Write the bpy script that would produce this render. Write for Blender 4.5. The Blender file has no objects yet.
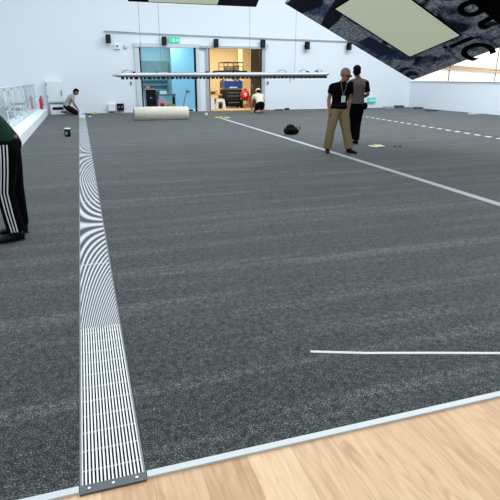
import bpy, bmesh, math, random
from mathutils import Vector, Matrix
random.seed(7)
C = bpy.context.scene.collection
R = math.radians

# ------------------------------------------------------------------ helpers
def lin(c):
    return tuple(((v/255.0+0.055)/1.055)**2.4 if v/255.0 > 0.04045 else v/255.0/12.92 for v in c)

def mat(name, rgb, rough=0.7, metal=0.0, var=0.06, scale=6.0, emit=None, estr=0.0, spec=0.5, bump=0.0):
    """plain painted/cloth material with a little procedural variation"""
    m = bpy.data.materials.new(name); m.use_nodes = True
    nt = m.node_tree; b = nt.nodes['Principled BSDF']
    c = lin(rgb)
    tc = nt.nodes.new('ShaderNodeTexCoord')
    n = nt.nodes.new('ShaderNodeTexNoise'); n.inputs['Scale'].default_value = scale; n.inputs['Detail'].default_value = 4
    nt.links.new(tc.outputs['Object'], n.inputs['Vector'])
    mx = nt.nodes.new('ShaderNodeMix'); mx.data_type = 'RGBA'
    mx.inputs[6].default_value = (*[max(0, v*(1-var)) for v in c], 1)
    mx.inputs[7].default_value = (*[min(1, v*(1+var)) for v in c], 1)
    nt.links.new(n.outputs['Fac'], mx.inputs[0]); nt.links.new(mx.outputs[2], b.inputs['Base Color'])
    b.inputs['Roughness'].default_value = rough; b.inputs['Metallic'].default_value = metal
    b.inputs['Specular IOR Level'].default_value = spec
    if bump:
        bp = nt.nodes.new('ShaderNodeBump'); bp.inputs['Strength'].default_value = bump; bp.inputs['Distance'].default_value = 0.01
        nt.links.new(n.outputs['Fac'], bp.inputs['Height']); nt.links.new(bp.outputs['Normal'], b.inputs['Normal'])
    if emit:
        b.inputs['Emission Color'].default_value = (*lin(emit), 1); b.inputs['Emission Strength'].default_value = estr
    return m

def V(*a): return Vector(a)
def BM(): return bmesh.new()

def box(bm, x0, x1, y0, y1, z0, z1, bevel=0.0, M=None):
    r = bmesh.ops.create_cube(bm, size=1)
    vs = r['verts']
    bmesh.ops.scale(bm, vec=(x1-x0, y1-y0, z1-z0), verts=vs)
    bmesh.ops.translate(bm, vec=((x0+x1)/2, (y0+y1)/2, (z0+z1)/2), verts=vs)
    if bevel:
        es = list({e for v in vs for e in v.link_edges})
        rr = bmesh.ops.bevel(bm, geom=es, offset=bevel, segments=2, affect='EDGES', profile=0.5)
        vs = list({v for v in rr['verts']} | {v for v in vs if v.is_valid})
    if M is not None: bmesh.ops.transform(bm, matrix=M, verts=vs)
    return vs

def loft(bm, pts, seg=14, ref=(1, 0, 0), cap=True):
    """closed tube through pts = [(centre, ra, rb)], ra along ref"""
    rings = []
    n = len(pts)
    for i, (c, ra, rb) in enumerate(pts):
        c = Vector(c)
        a = Vector(pts[max(i-1, 0)][0]); b = Vector(pts[min(i+1, n-1)][0])
        t = (b-a).normalized()
        u = Vector(ref) - t*Vector(ref).dot(t)
        if u.length < 1e-3: u = Vector((0, 1, 0)) - t*t.y
        u.normalize(); w = t.cross(u)
        rings.append([bm.verts.new(c + u*(ra*math.cos(2*math.pi*k/seg)) + w*(rb*math.sin(2*math.pi*k/seg))) for k in range(seg)])
    for i in range(n-1):
        for k in range(seg):
            bm.faces.new((rings[i][k], rings[i][(k+1) % seg], rings[i+1][(k+1) % seg], rings[i+1][k]))
    if cap:
        bm.faces.new(list(reversed(rings[0]))); bm.faces.new(rings[-1])
    return rings

def ball(bm, c, r, rot=None, sub=2):
    if not hasattr(r, '__len__'): r = (r, r, r)
    M = Matrix.Translation(c) @ (rot if rot is not None else Matrix.Identity(4)) @ Matrix.Diagonal((*r, 1))
    bmesh.ops.create_icosphere(bm, subdivisions=sub, radius=1, matrix=M)

def tube(bm, pts, r, seg=8):
    loft(bm, [(p, r, r) for p in pts], seg)

def cyl(bm, p, q, r, r2=None, seg=20):
    loft(bm, [(p, r, r), (q, r if r2 is None else r2, r if r2 is None else r2)], seg)

def obj(name, bm, m, parent=None, smooth=False):
    me = bpy.data.meshes.new(name)
    bmesh.ops.recalc_face_normals(bm, faces=bm.faces)
    bm.to_mesh(me); bm.free()
    if smooth:
        for p in me.polygons: p.use_smooth = True
    me.materials.append(m)
    o = bpy.data.objects.new(name, me); C.objects.link(o)
    if parent: o.parent = parent
    return o

def tag(o, label, cat, group=None, kind=None):
    o['label'] = label; o['category'] = cat
    if group: o['group'] = group
    if kind: o['kind'] = kind
    return o

def thing(name, label, cat, loc=(0, 0, 0), rz=0.0, group=None):
    o = bpy.data.objects.new(name, None); C.objects.link(o)
    o.empty_display_size = 0.1
    o.location = loc; o.rotation_euler = (0, 0, rz)
    return tag(o, label, cat, group)

def struct(name, bm, m, parent=None):
    o = obj(name, bm, m, parent)
    if parent is None: o['kind'] = 'structure'
    return o

def copy_tree(o, parent=None):
    c = o.copy(); C.objects.link(c); c.parent = parent
    for ch in list(o.children): copy_tree(ch, c)
    return c

def fuse(name, bm, m, parent, voxel=0.012, it=4):
    """melt overlapping shapes into ONE continuous surface"""
    me = bpy.data.meshes.new('tmp'); bmesh.ops.recalc_face_normals(bm, faces=bm.faces); bm.to_mesh(me); bm.free()
    t = bpy.data.objects.new('tmp', me); C.objects.link(t)
    r = t.modifiers.new('r', 'REMESH'); r.mode = 'VOXEL'; r.voxel_size = voxel; r.use_smooth_shade = True
    s = t.modifiers.new('s', 'SMOOTH'); s.factor = 0.5; s.iterations = it
    dg = bpy.context.evaluated_depsgraph_get(); dg.update()
    nm = bpy.data.meshes.new_from_object(t.evaluated_get(dg)); nm.name = name
    bpy.data.objects.remove(t)
    nm.materials.clear(); nm.materials.append(m)
    for p in nm.polygons: p.use_smooth = True
    o = bpy.data.objects.new(name, nm); C.objects.link(o); o.parent = parent
    return o

# ------------------------------------------------------------------ materials
def wall_material(name, rgb):
    m = mat(name, rgb, rough=0.75, var=0.02, scale=0.35, spec=0.2)
    return m
M_wall = wall_material('white_wall_paint', (226, 233, 240))
M_white = mat('white_paint', (232, 238, 242), rough=0.5, var=0.02)
M_bright = mat('warm_white_panel', (255, 250, 243), rough=0.6, var=0.02)
M_black = mat('black_plastic', (9, 10, 12), rough=0.6, spec=0.15)
M_darkm = mat('dark_metal', (40, 42, 46), rough=0.4, metal=0.6)
M_alu = mat('aluminium', (178, 186, 192), rough=0.35, metal=0.6, var=0.05)
M_silver = mat('silver_edge', (200, 206, 206), rough=0.5, metal=0.0, var=0.04)
M_tape = mat('pale_tape', (158, 164, 168), rough=0.6, var=0.10, scale=3)
M_gray = mat('grey_plastic', (120, 125, 128), rough=0.6)
M_red = mat('red_paint', (196, 28, 24), rough=0.4)
M_yellow = mat('yellow_plastic', (222, 200, 60), rough=0.6)
M_skin = mat('skin', (150, 98, 76), rough=0.55, var=0.08, scale=20)
M_hairb = mat('black_hair', (8, 7, 8), spec=.1, rough=0.8, var=0.3, scale=60, bump=0.6)
M_hairg = mat('grey_hair', (128, 118, 108), rough=0.8, var=0.3, scale=60, bump=0.6)
M_lips = mat('lips', (120, 62, 54), rough=0.5)
M_eye = mat('eye_dark', (24, 18, 16), rough=0.3)

def carpet_material():
    m = bpy.data.materials.new('charcoal_carpet'); m.use_nodes = True
    nt = m.node_tree; N = nt.nodes; L = nt.links; b = N['Principled BSDF']
    tc = N.new('ShaderNodeTexCoord')
    fine = N.new('ShaderNodeTexNoise'); fine.inputs['Scale'].default_value = 150; fine.inputs['Detail'].default_value = 4
    mid = N.new('ShaderNodeTexNoise'); mid.inputs['Scale'].default_value = 30; mid.inputs['Detail'].default_value = 5
    mp = N.new('ShaderNodeMapping'); mp.inputs['Scale'].default_value = (0.20, 4.2, 1)
    mp.inputs['Rotation'].default_value = (0, 0, R(3))
    band = N.new('ShaderNodeTexNoise'); band.inputs['Scale'].default_value = 1.0; band.inputs['Detail'].default_value = 5
    band.inputs['Roughness'].default_value = 0.72
    for n in (fine, mid): L.new(tc.outputs['Object'], n.inputs['Vector'])
    L.new(tc.outputs['Object'], mp.inputs['Vector']); L.new(mp.outputs['Vector'], band.inputs['Vector'])
    r1 = N.new('ShaderNodeValToRGB')
    r1.color_ramp.elements[0].position = 0.36; r1.color_ramp.elements[0].color = (0.006, 0.008, 0.009, 1)
    r1.color_ramp.elements[1].position = 0.72; r1.color_ramp.elements[1].color = (0.265, 0.275, 0.268, 1)
    e = r1.color_ramp.elements.new(0.54); e.color = (0.052, 0.056, 0.055, 1)
    L.new(fine.outputs['Fac'], r1.inputs['Fac'])
    r2 = N.new('ShaderNodeMapRange'); r2.inputs[1].default_value = 0.3; r2.inputs[2].default_value = 0.7
    r2.inputs[3].default_value = 0.42; r2.inputs[4].default_value = 1.62
    L.new(mid.outputs['Fac'], r2.inputs[0])
    r3 = N.new('ShaderNodeMapRange'); r3.inputs[1].default_value = 0.48; r3.inputs[2].default_value = 0.72
    r3.inputs[3].default_value = 0.85; r3.inputs[4].default_value = 1.75
    L.new(band.outputs['Fac'], r3.inputs[0])
    mu = N.new('ShaderNodeMath'); mu.operation = 'MULTIPLY'; L.new(r2.outputs[0], mu.inputs[0]); L.new(r3.outputs[0], mu.inputs[1])
    vm = N.new('ShaderNodeVectorMath'); vm.operation = 'SCALE'
    L.new(r1.outputs['Color'], vm.inputs[0]); L.new(mu.outputs[0], vm.inputs['Scale'])
    L.new(vm.outputs[0], b.inputs['Base Color'])
    b.inputs['Roughness'].default_value = 0.95; b.inputs['Specular IOR Level'].default_value = 0.1
    b.inputs['Sheen Weight'].default_value = 0.16; b.inputs['Sheen Roughness'].default_value = 0.5
    b.inputs['Sheen Tint'].default_value = (0.97, 1, 1, 1)
    bp = N.new('ShaderNodeBump'); bp.inputs['Strength'].default_value = 0.5; bp.inputs['Distance'].default_value = 0.004
    L.new(fine.outputs['Fac'], bp.inputs['Height']); L.new(bp.outputs['Normal'], b.inputs['Normal'])
    return m
M_carpet = carpet_material()

def wood_material():
    m = bpy.data.materials.new('pale_oak_planks'); m.use_nodes = True
    nt = m.node_tree; N = nt.nodes; L = nt.links; b = N['Principled BSDF']
    def math_(op, a, bb=None):
        n = N.new('ShaderNodeMath'); n.operation = op
        for i, v in enumerate((a, bb)):
            if v is None: continue
            if isinstance(v, (int, float)): n.inputs[i].default_value = v
            else: L.new(v, n.inputs[i])
        return n.outputs[0]
    tc = N.new('ShaderNodeTexCoord'); sp = N.new('ShaderNodeSeparateXYZ'); L.new(tc.outputs['Object'], sp.inputs[0])
    xs = math_('DIVIDE', math_('ADD', sp.outputs[0], -0.315), 0.196)
    col = math_('FLOOR', xs); fx = math_('FRACT', xs)
    wn = N.new('ShaderNodeTexWhiteNoise'); wn.noise_dimensions = '1D'; L.new(col, wn.inputs['W'])
    ys = math_('DIVIDE', math_('ADD', sp.outputs[1], math_('MULTIPLY', wn.outputs['Value'], 2.4)), 2.4)
    row = math_('FLOOR', ys); fy = math_('FRACT', ys)
    w2 = N.new('ShaderNodeTexWhiteNoise'); w2.noise_dimensions = '2D'
    cb = N.new('ShaderNodeCombineXYZ'); L.new(col, cb.inputs[0]); L.new(row, cb.inputs[1]); L.new(cb.outputs[0], w2.inputs['Vector'])
    # grain
    c3 = N.new('ShaderNodeCombineXYZ')
    L.new(math_('MULTIPLY', sp.outputs[0], 42.0), c3.inputs[0]); L.new(math_('MULTIPLY', sp.outputs[1], 4.0), c3.inputs[1])
    L.new(math_('MULTIPLY', w2.outputs['Value'], 40.0), c3.inputs[2])
    g = N.new('ShaderNodeTexNoise'); g.inputs['Scale'].default_value = 1.0; g.inputs['Detail'].default_value = 6; g.inputs['Distortion'].default_value = 0.8
    L.new(c3.outputs[0], g.inputs['Vector'])
    c4 = N.new('ShaderNodeCombineXYZ')
    L.new(math_('MULTIPLY', sp.outputs[0], 14.0), c4.inputs[0]); L.new(math_('MULTIPLY', sp.outputs[1], 3.2), c4.inputs[1])
    L.new(math_('MULTIPLY', w2.outputs['Value'], 77.0), c4.inputs[2])
    kn = N.new('ShaderNodeTexNoise'); kn.inputs['Scale'].default_value = 1.0; kn.inputs['Detail'].default_value = 3; kn.inputs['Distortion'].default_value = 1.5
    L.new(c4.outputs[0], kn.inputs['Vector'])
    base = N.new('ShaderNodeValToRGB'); base.color_ramp.elements[0].color = (*lin((176, 132, 96)), 1)
    base.color_ramp.elements[1].color = (*lin((230, 196, 156)), 1)
    mixv = math_('ADD', math_('MULTIPLY', w2.outputs['Value'], 0.60), math_('SUBTRACT', math_('MULTIPLY', g.outputs['Fac'], 1.1), 0.28))
    L.new(mixv, base.inputs['Fac'])
    kr = N.new('ShaderNodeMapRange'); kr.inputs[1].default_value = 0.55; kr.inputs[2].default_value = 0.75; kr.inputs[3].default_value = 0.0; kr.inputs[4].default_value = 0.5
    L.new(kn.outputs['Fac'], kr.inputs[0])
    mk = N.new('ShaderNodeMix'); mk.data_type = 'RGBA'; mk.inputs[7].default_value = (*lin((168, 118, 84)), 1)
    L.new(kr.outputs[0], mk.inputs[0]); L.new(base.outputs['Color'], mk.inputs[6])
    # seams
    ex = math_('LESS_THAN', math_('MINIMUM', fx, math_('SUBTRACT', 1.0, fx)), 0.006)
    ey = math_('LESS_THAN', math_('MINIMUM', fy, math_('SUBTRACT', 1.0, fy)), 0.0012)
    seam = math_('MULTIPLY', math_('MAXIMUM', ex, ey), 0.4)
    ms = N.new('ShaderNodeMix'); ms.data_type = 'RGBA'; ms.inputs[7].default_value = (*lin((130, 92, 66)), 1)
    L.new(seam, ms.inputs[0]); L.new(mk.outputs[2], ms.inputs[6]); L.new(ms.outputs[2], b.inputs['Base Color'])
    b.inputs['Roughness'].default_value = 0.5; b.inputs['Specular IOR Level'].default_value = 0.3
    return m
M_wood = wood_material()

def grille_material():
    """black and white grille stripes: moire swirls of the fine bars painted as fixed colour"""
    m = bpy.data.materials.new('striped_grille'); m.use_nodes = True
    nt = m.node_tree; N = nt.nodes; L = nt.links; b = N['Principled BSDF']
    def mt(op, a, bb=None):
        n = N.new('ShaderNodeMath'); n.operation = op
        for i, v in enumerate((a, bb)):
            if v is None: continue
            if isinstance(v, (int, float)): n.inputs[i].default_value = v
            else: L.new(v, n.inputs[i])
        return n.outputs[0]
    tc = N.new('ShaderNodeTexCoord'); sp = N.new('ShaderNodeSeparateXYZ'); L.new(tc.outputs['Object'], sp.inputs[0])
    u = mt('DIVIDE', mt('ADD', sp.outputs[0], 0.148), 0.240)
    w = mt('DIVIDE', 122.0, sp.outputs[1])
    r = mt('ROUND', mt('DIVIDE', 22.4, w))
    fr = mt('SUBTRACT', 22.4, mt('MULTIPLY', w, r))
    ph = mt('MULTIPLY', mt('MULTIPLY', mt('ADD', u, 0.38), fr), 2*math.pi)  # bowed moire of the fine bars, painted into the surface colour
    cs = mt('COSINE', ph)
    amp = N.new('ShaderNodeMapRange'); amp.inputs[1].default_value = 6.0; amp.inputs[2].default_value = 17.0
    amp.inputs[3].default_value = 1.0; amp.inputs[4].default_value = 0.1
    L.new(sp.outputs[1], amp.inputs[0])
    pw = mt('POWER', amp.outputs[0], 1.6)
    v = mt('ADD', mt('MULTIPLY', mt('MULTIPLY', cs, 0.80), pw), 0.40)
    rp = N.new('ShaderNodeValToRGB'); rp.color_ramp.elements[0].color = (0.012, 0.013, 0.015, 1); rp.color_ramp.elements[1].color = (0.60, 0.62, 0.64, 1)
    L.new(v, rp.inputs['Fac']); L.new(rp.outputs['Color'], b.inputs['Base Color'])
    b.inputs['Roughness'].default_value = 0.5
    return m
M_grille = grille_material()

def mottled_material():
    m = bpy.data.materials.new('mottled_denim_print'); m.use_nodes = True
    nt = m.node_tree; N = nt.nodes; L = nt.links; b = N['Principled BSDF']
    tc = N.new('ShaderNodeTexCoord')
    a = N.new('ShaderNodeTexNoise'); a.inputs['Scale'].default_value = 1.9; a.inputs['Detail'].default_value = 2; a.inputs['Distortion'].default_value = 0.8
    f = N.new('ShaderNodeTexNoise'); f.inputs['Scale'].default_value = 17; f.inputs['Detail'].default_value = 6
    bl = N.new('ShaderNodeTexNoise'); bl.inputs['Scale'].default_value = 1.3; bl.inputs['Detail'].default_value = 3
    mp = N.new('ShaderNodeMapping'); mp.inputs['Location'].default_value = (3.7, 1.9, 0.4)
    L.new(tc.outputs['Object'], a.inputs['Vector']); L.new(tc.outputs['Object'], f.inputs['Vector'])
    L.new(tc.outputs['Object'], mp.inputs['Vector']); L.new(mp.outputs['Vector'], bl.inputs['Vector'])
    r = N.new('ShaderNodeValToRGB'); cr = r.color_ramp
    cr.elements[0].position = 0.36; cr.elements[0].color = (*lin((34, 42, 56)), 1)
    cr.elements[1].position = 0.50; cr.elements[1].color = (*lin((182, 186, 196)), 1)
    e = cr.elements.new(0.43); e.color = (*lin((112, 122, 140)), 1)
    L.new(a.outputs['Fac'], r.inputs['Fac'])
    r2 = N.new('ShaderNodeMapRange'); r2.inputs[1].default_value = 0.52; r2.inputs[2].default_value = 0.62; r2.inputs[4].default_value = 0.8
    L.new(bl.outputs['Fac'], r2.inputs[0])
    mx = N.new('ShaderNodeMix'); mx.data_type = 'RGBA'; mx.inputs[7].default_value = (*lin((44, 76, 132)), 1)
    L.new(r2.outputs[0], mx.inputs[0]); L.new(r.outputs['Color'], mx.inputs[6])
    fm = N.new('ShaderNodeMapRange'); fm.inputs[1].default_value = 0.38; fm.inputs[2].default_value = 0.62; fm.inputs[3].default_value = 0.5; fm.inputs[4].default_value = 1.5
    L.new(f.outputs['Fac'], fm.inputs[0])
    vm = N.new('ShaderNodeVectorMath'); vm.operation = 'SCALE'; L.new(mx.outputs[2], vm.inputs[0]); L.new(fm.outputs[0], vm.inputs['Scale'])
    L.new(vm.outputs[0], b.inputs['Base Color']); b.inputs['Roughness'].default_value = 0.85
    b.inputs['Specular IOR Level'].default_value = 0.15
    return m
M_mottle = mottled_material()

# ------------------------------------------------------------------ setting
bm = BM(); box(bm, -6, 60, -4, 60, -0.20, -0.012); struct('floor', bm, mat('concrete', (214, 218, 220)))
bm = BM(); box(bm, -1.42, 9, -3.5, 1.625, -0.012, 0.0)
o = struct('floor_planks', bm, M_wood)

bm = BM()
for a in ((-6, 2.62, 0, 9), (2.62, 5.22, 2.80, 9), (5.22, 5.77, 0, 9), (5.77, 8.42, 2.80, 9), (8.42, 16.85, 0, 9)):
    box(bm, a[0], a[1], 24.2, 24.4, a[2]-0.012 if a[2] == 0 else a[2], a[3])
struct('wall_back', bm, M_wall)
bm = BM(); box(bm, -6.2, -6, -4, 24.4, -0.2, 9); struct('wall_left', bm, M_wall)
bm = BM(); box(bm, 16.85, 17.05, 11, 24.4, -0.012, 1.33); struct('wall_right', bm, M_wall)
bm = BM(); box(bm, 16.80, 17.10, 11, 24.4, 1.33, 1.36); struct('trim_parapet', bm, M_white)
bm = BM(); box(bm, -6.2, 60, -4, 34.2, 9, 9.2); struct('ceiling', bm, M_white)
# bright wall far beyond the parapet, of tall panels
bm = BM(); box(bm, 17.1, 60, 34, 34.2, -0.2, 9); struct('wall_far', bm, M_bright)
bm = BM()
for x in (27.0, 31.4, 36.0): box(bm, x, x+0.07, 33.96, 34.0, -0.2, 9)
struct('trim_panel_joints', bm, mat('joint_dark', (110, 110, 108)))

# rooms behind the two doorways
M_cyan = mat('cyan_light_tinted_wall', (186, 226, 236), rough=0.6, var=0.03)  # the store's cyan light is put into this wall colour
M_tan = mat('plywood_wall', (236, 218, 178), rough=0.7, var=0.08, scale=2)
def room(x0, x1, y1, m, names, zc=3.4):
    bm = BM(); box(bm, x0-0.1, x0, 24.4, y1, -0.012, zc); struct(names[0], bm, m)
    bm = BM(); box(bm, x1, x1+0.1, 24.4, y1, -0.012, zc); struct(names[1], bm, m)
    bm = BM(); box(bm, x0-0.1, x1+0.1, y1, y1+0.1, -0.012, zc); struct(names[2], bm, m)
    bm = BM(); box(bm, x0-0.1, x1+0.1, 24.4, y1+0.1, zc, zc+0.1); struct(names[3], bm, M_white)
room(2.35, 5.55, 27.6, M_cyan, ('wall_store_left', 'wall_store_right', 'wall_store_back', 'ceiling_store'))
room(5.66, 9.2, 28.6, M_tan, ('wall_workshop_left', 'wall_workshop_right', 'wall_workshop_back', 'ceiling_workshop'), 3.45)
bm = BM(); box(bm, 4.42, 5.55, 26.4, 26.5, -0.012, 3.4); struct('wall_store_partition', bm, mat('sky_blue_panel', (158, 208, 228), rough=0.4, var=0.02))
# threshold boards
bm = BM(); box(bm, 5.77, 8.42, 24.15, 25.6, -0.012, 0.03); struct('trim_threshold', bm, mat('threshold_board', (196, 164, 116)))

# door surrounds
bm = BM()
box(bm, 2.44, 2.64, 24.10, 24.2, 0, 2.95); box(bm, 5.20, 5.36, 24.10, 24.2, 0, 2.95); box(bm, 2.42, 5.38, 24.06, 24.2, 2.80, 2.96)
struct('door_1', bm, mat('door_surround', (206, 212, 216), rough=0.5))
bm = BM()
for x in (2.64, 5.14): box(bm, x, x+0.07, 24.17, 24.36, 0, 2.80)
struct('trim_1', bm, M_black)
bm = BM()
box(bm, 5.66, 5.79, 24.12, 24.2, 0, 2.9); box(bm, 8.40, 8.56, 24.10, 24.2, 0, 2.9); box(bm, 5.4, 8.62, 24.06, 24.2, 2.80, 2.90)
struct('door_2', bm, mat('door_surround_grey', (176, 184, 190), rough=0.4, metal=0.3))
bm = BM()
for x in (5.79, 8.33): box(bm, x, x+0.055, 24.17, 24.36, 0, 2.80)
struct('trim_2', bm, M_darkm)

# ------------------------------------------------------------------ carpets laid in bands
def carpet(name, x0, x1, y0, y1, label, z=0.006, xt0=None, xt1=None):
    bm = BM()
    xt0 = x0 if xt0 is None else xt0; xt1 = x1 if xt1 is None else xt1
    lo = [bm.verts.new(p) for p in ((x0, y0, -0.0118), (x1, y0, -0.0118), (xt1, y1, -0.0118), (xt0, y1, -0.0118))]
    hi = [bm.verts.new((v.co.x, v.co.y, z)) for v in lo]
    bm.faces.new(hi); bm.faces.new(lo[::-1])
    for k in range(4): bm.faces.new((lo[k], lo[(k+1) % 4], hi[(k+1) % 4], hi[k]))
    o = obj(name, bm, M_carpet); return tag(o, label, 'carpet', 'charcoal carpet widths')
carpet('carpet', -1.42, -0.156, 1.66, 24.2, 'charcoal carpet width left of the striped floor grille, beside the white kerb')
carpet('carpet', 0.098, 4.83, 1.66, 24.2, 'largest charcoal carpet width, between the striped grille and the long pale tape', xt1=5.20)
carpet('carpet', 4.832, 7.95, 1.66, 24.2, 'charcoal carpet width right of the long pale tape, where the two men stand', xt0=5.202, xt1=8.25)
carpet('carpet', 7.955, 10.0, 1.66, 24.2, 'charcoal carpet width between the fine dark seam and the dashed channel', xt0=8.26, xt1=11.25)
carpet('carpet', 10.06, 16.85, 1.66, 24.2, 'charcoal carpet width beyond the dashed channel, up to the low white parapet', xt0=11.33)

# long pale tape, dashed floor channel, silver edging, loose silver strip
def ribbon(name, pts, w, z0, z1, m, label, cat, group=None):
    bm = BM(); prev = None
    rings = []
    for i, (x, y) in enumerate(pts):
        a = Vector(pts[max(i-1, 0)]); b = Vector(pts[min(i+1, len(pts)-1)]); t = (b-a).normalized(); nx = Vector((t.y, -t.x))*w/2
        rings.append([bm.verts.new((x-nx.x, y-nx.y, z0)), bm.verts.new((x+nx.x, y+nx.y, z0)), bm.verts.new((x+nx.x, y+nx.y, z1)), bm.verts.new((x-nx.x, y-nx.y, z1))])
    for i in range(len(rings)-1):
        for k in range(4): bm.faces.new((rings[i][k], rings[i][(k+1) % 4], rings[i+1][(k+1) % 4], rings[i+1][k]))
    bm.faces.new(rings[0]); bm.faces.new(rings[-1][::-1])
    return tag(obj(name, bm, m), label, cat, group)
ribbon('floor_tape', [(4.80, 2.6), (4.84, 4.8), (4.90, 7.0), (4.955, 9.3), (5.06, 14), (5.15, 19.6)], 0.125, 0.0062, 0.009, M_tape,
       'long pale grey tape running back across the charcoal carpet past the men', 'tape')

def dash_material():
    m = bpy.data.materials.new('dashed_channel'); m.use_nodes = True
    nt = m.node_tree; N = nt.nodes; L = nt.links; b = N['Principled BSDF']
    tc = N.new('ShaderNodeTexCoord'); sp = N.new('ShaderNodeSeparateXYZ'); L.new(tc.outputs['Object'], sp.inputs[0])
    lg = N.new('ShaderNodeMath'); lg.operation = 'MULTIPLY'; lg.inputs[1].default_value = 2.2; L.new(sp.outputs[1], lg.inputs[0])
    fr = N.new('ShaderNodeMath'); fr.operation = 'FRACT'; L.new(lg.outputs[0], fr.inputs[0])
    lt = N.new('ShaderNodeMath'); lt.operation = 'LESS_THAN'; lt.inputs[1].default_value = 0.5; L.new(fr.outputs[0], lt.inputs[0])
    mx = N.new('ShaderNodeMix'); mx.data_type = 'RGBA'; mx.inputs[6].default_value = (*lin((52, 55, 58)), 1); mx.inputs[7].default_value = (*lin((205, 210, 214)), 1)
    L.new(lt.outputs[0], mx.inputs[0]); L.new(mx.outputs[2], b.inputs['Base Color']); b.inputs['Roughness'].default_value = 0.6
    return m
ribbon('floor_channel', [(9.95, 6.5), (10.24, 10.5), (10.6, 14.5), (10.92, 18.6), (11.2, 22.5)], 0.11, 0.0062, 0.016, dash_material(),
       'black and white dashed floor channel across the far right carpet', 'channel')
ribbon('edge_strip', [(-1.42, 1.640), (-0.158, 1.640)], 0.033, -0.0118, 0.012, M_silver,
       'silver edge strip between carpet and oak floor, short piece left of the grille', 'edging', 'silver carpet edging')
ribbon('edge_strip', [(0.10, 1.640), (6.0, 1.640)], 0.033, -0.0118, 0.012, M_silver,
       'long silver edge strip between carpet and oak floor, right of the grille', 'edging', 'silver carpet edging')
ribbon('metal_strip', [(1.112, 2.305), (1.40, 2.195), (1.75, 2.083), (2.137, 1.955), (2.40, 1.87)], 0.022, 0.0062, 0.010, M_silver,
       'loose pale metal strip lying alone on the carpet near the oak floor', 'strip')

# ------------------------------------------------------------------ the striped grille
gr = thing('floor_grille', 'long narrow black and white striped floor grille set into the carpet', 'grille', (0, 0, 0))
bm = BM(); box(bm, -0.154, 0.095, 1.62, 21.6, -0.0118, -0.003); obj('tray', bm, M_black, gr)
bm = BM()
for k in range(17):
    x = -0.146 + 0.232*k/16.0
    box(bm, x-0.0034, x+0.0034, 1.655, 3.0, -0.003, 0.007)
seg0 = obj('grille_bars', bm, mat('white_bar', (236, 238, 240), rough=0.4, var=0.03), gr)
bm = BM()
for k in range(11): box(bm, -0.150, 0.09, 1.735+0.12*k, 1.7375+0.12*k, -0.003, 0.006)
obj('cross_bars', bm, M_alu, gr)
y = 3.0
while y < 21.5:
    y1 = min(y+1.2, 21.6)
    bm = BM(); box(bm, -0.150, 0.092, y, y1-0.02, -0.003, 0.007); obj('grille_panel', bm, M_grille, gr)
    bm = BM(); box(bm, -0.150, 0.092, y1-0.02, y1, -0.003, 0.0075); obj('joint', bm, M_alu, gr)
    y += 1.2
bm = BM()
for x in (-0.155, 0.088): box(bm, x, x+0.008, 1.62, 21.6, -0.0118, 0.009)
obj('side_rail', bm, M_gray, gr)
bm = BM(); box(bm, -0.155, 0.096, 1.612, 1.655, -0.0118, 0.011); eb = obj('end_bar', bm, mat('end_bar_grey', (82, 86, 90), rough=0.5), gr)
for x in (-0.12, -0.03, 0.06):
    bm = BM(); cyl(bm, (x, 1.633, 0.010), (x, 1.633, 0.0135), 0.006); obj('screw', bm, M_alu, eb)

# ------------------------------------------------------------------ kerb and glass balustrade on the left
bm = BM(); box(bm, -1.80, -1.42, 1.0, 24.19, -0.012, 0.25, 0.008)
tag(obj('kerb', bm, M_white), 'low white kerb beam along the foot of the glass balustrade', 'kerb')
def glass_material():
    m = bpy.data.materials.new('balustrade_glass'); m.use_nodes = True
    nt = m.node_tree; N = nt.nodes; L = nt.links
    for n in list(N): N.remove(n)
    out = N.new('ShaderNodeOutputMaterial'); mx = N.new('ShaderNodeMixShader'); fr = N.new('ShaderNodeFresnel'); fr.inputs['IOR'].default_value = 1.5
    tr = N.new('ShaderNodeBsdfTransparent'); tr.inputs['Color'].default_value = (0.86, 0.93, 0.93, 1)
    gl = N.new('ShaderNodeBsdfGlossy'); gl.inputs['Roughness'].default_value = 0.03
    ge = N.new('ShaderNodeNewGeometry'); sb = N.new('ShaderNodeMath'); sb.operation = 'SUBTRACT'; sb.inputs[0].default_value = 1; L.new(ge.outputs['Backfacing'], sb.inputs[1])
    ml = N.new('ShaderNodeMath'); ml.operation = 'MULTIPLY'; L.new(fr.outputs[0], ml.inputs[0]); L.new(sb.outputs[0], ml.inputs[1])
    df = N.new('ShaderNodeBsdfDiffuse'); df.inputs['Color'].default_value = (.85, .9, .9, 1); m2 = N.new('ShaderNodeMixShader'); m2.inputs[0].default_value = .22
    L.new(ml.outputs[0], mx.inputs[0]); L.new(tr.outputs[0], m2.inputs[1]); L.new(df.outputs[0], m2.inputs[2]); L.new(m2.outputs[0], mx.inputs[1]); L.new(gl.outputs[0], mx.inputs[2]); L.new(mx.outputs[0], out.inputs['Surface'])
    return m
M_glass = glass_material()
bal = thing('glass_balustrade', 'glass balustrade with slim white posts above the white kerb on the left', 'balustrade', (-1.82, 0, 0))
ys = [2.0+1.55*k for k in range(15)]
for i, y in enumerate(ys):
    bm = BM(); box(bm, -0.012, 0.012, y-0.010, y+0.010, -0.012, 1.28, 0.003); p = obj('post', bm, M_white, bal)
    for z in (0.42, 0.75, 1.22):
        bm = BM(); box(bm, -0.016, 0.016, y-0.014, y+0.014, z-0.03, z+0.03); obj('clamp', bm, M_gray, p)
    if i < len(ys)-1:
        bm = BM(); box(bm, -0.006, 0.006, y+0.03, y+1.52, 0.27, 1.27); obj('glass_pane', bm, M_glass, bal)
bm = BM(); box(bm, -0.012, 0.012, 2.0, 23.7, 1.27, 1.285, 0.003); obj('top_rail', bm, M_white, bal)

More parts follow.
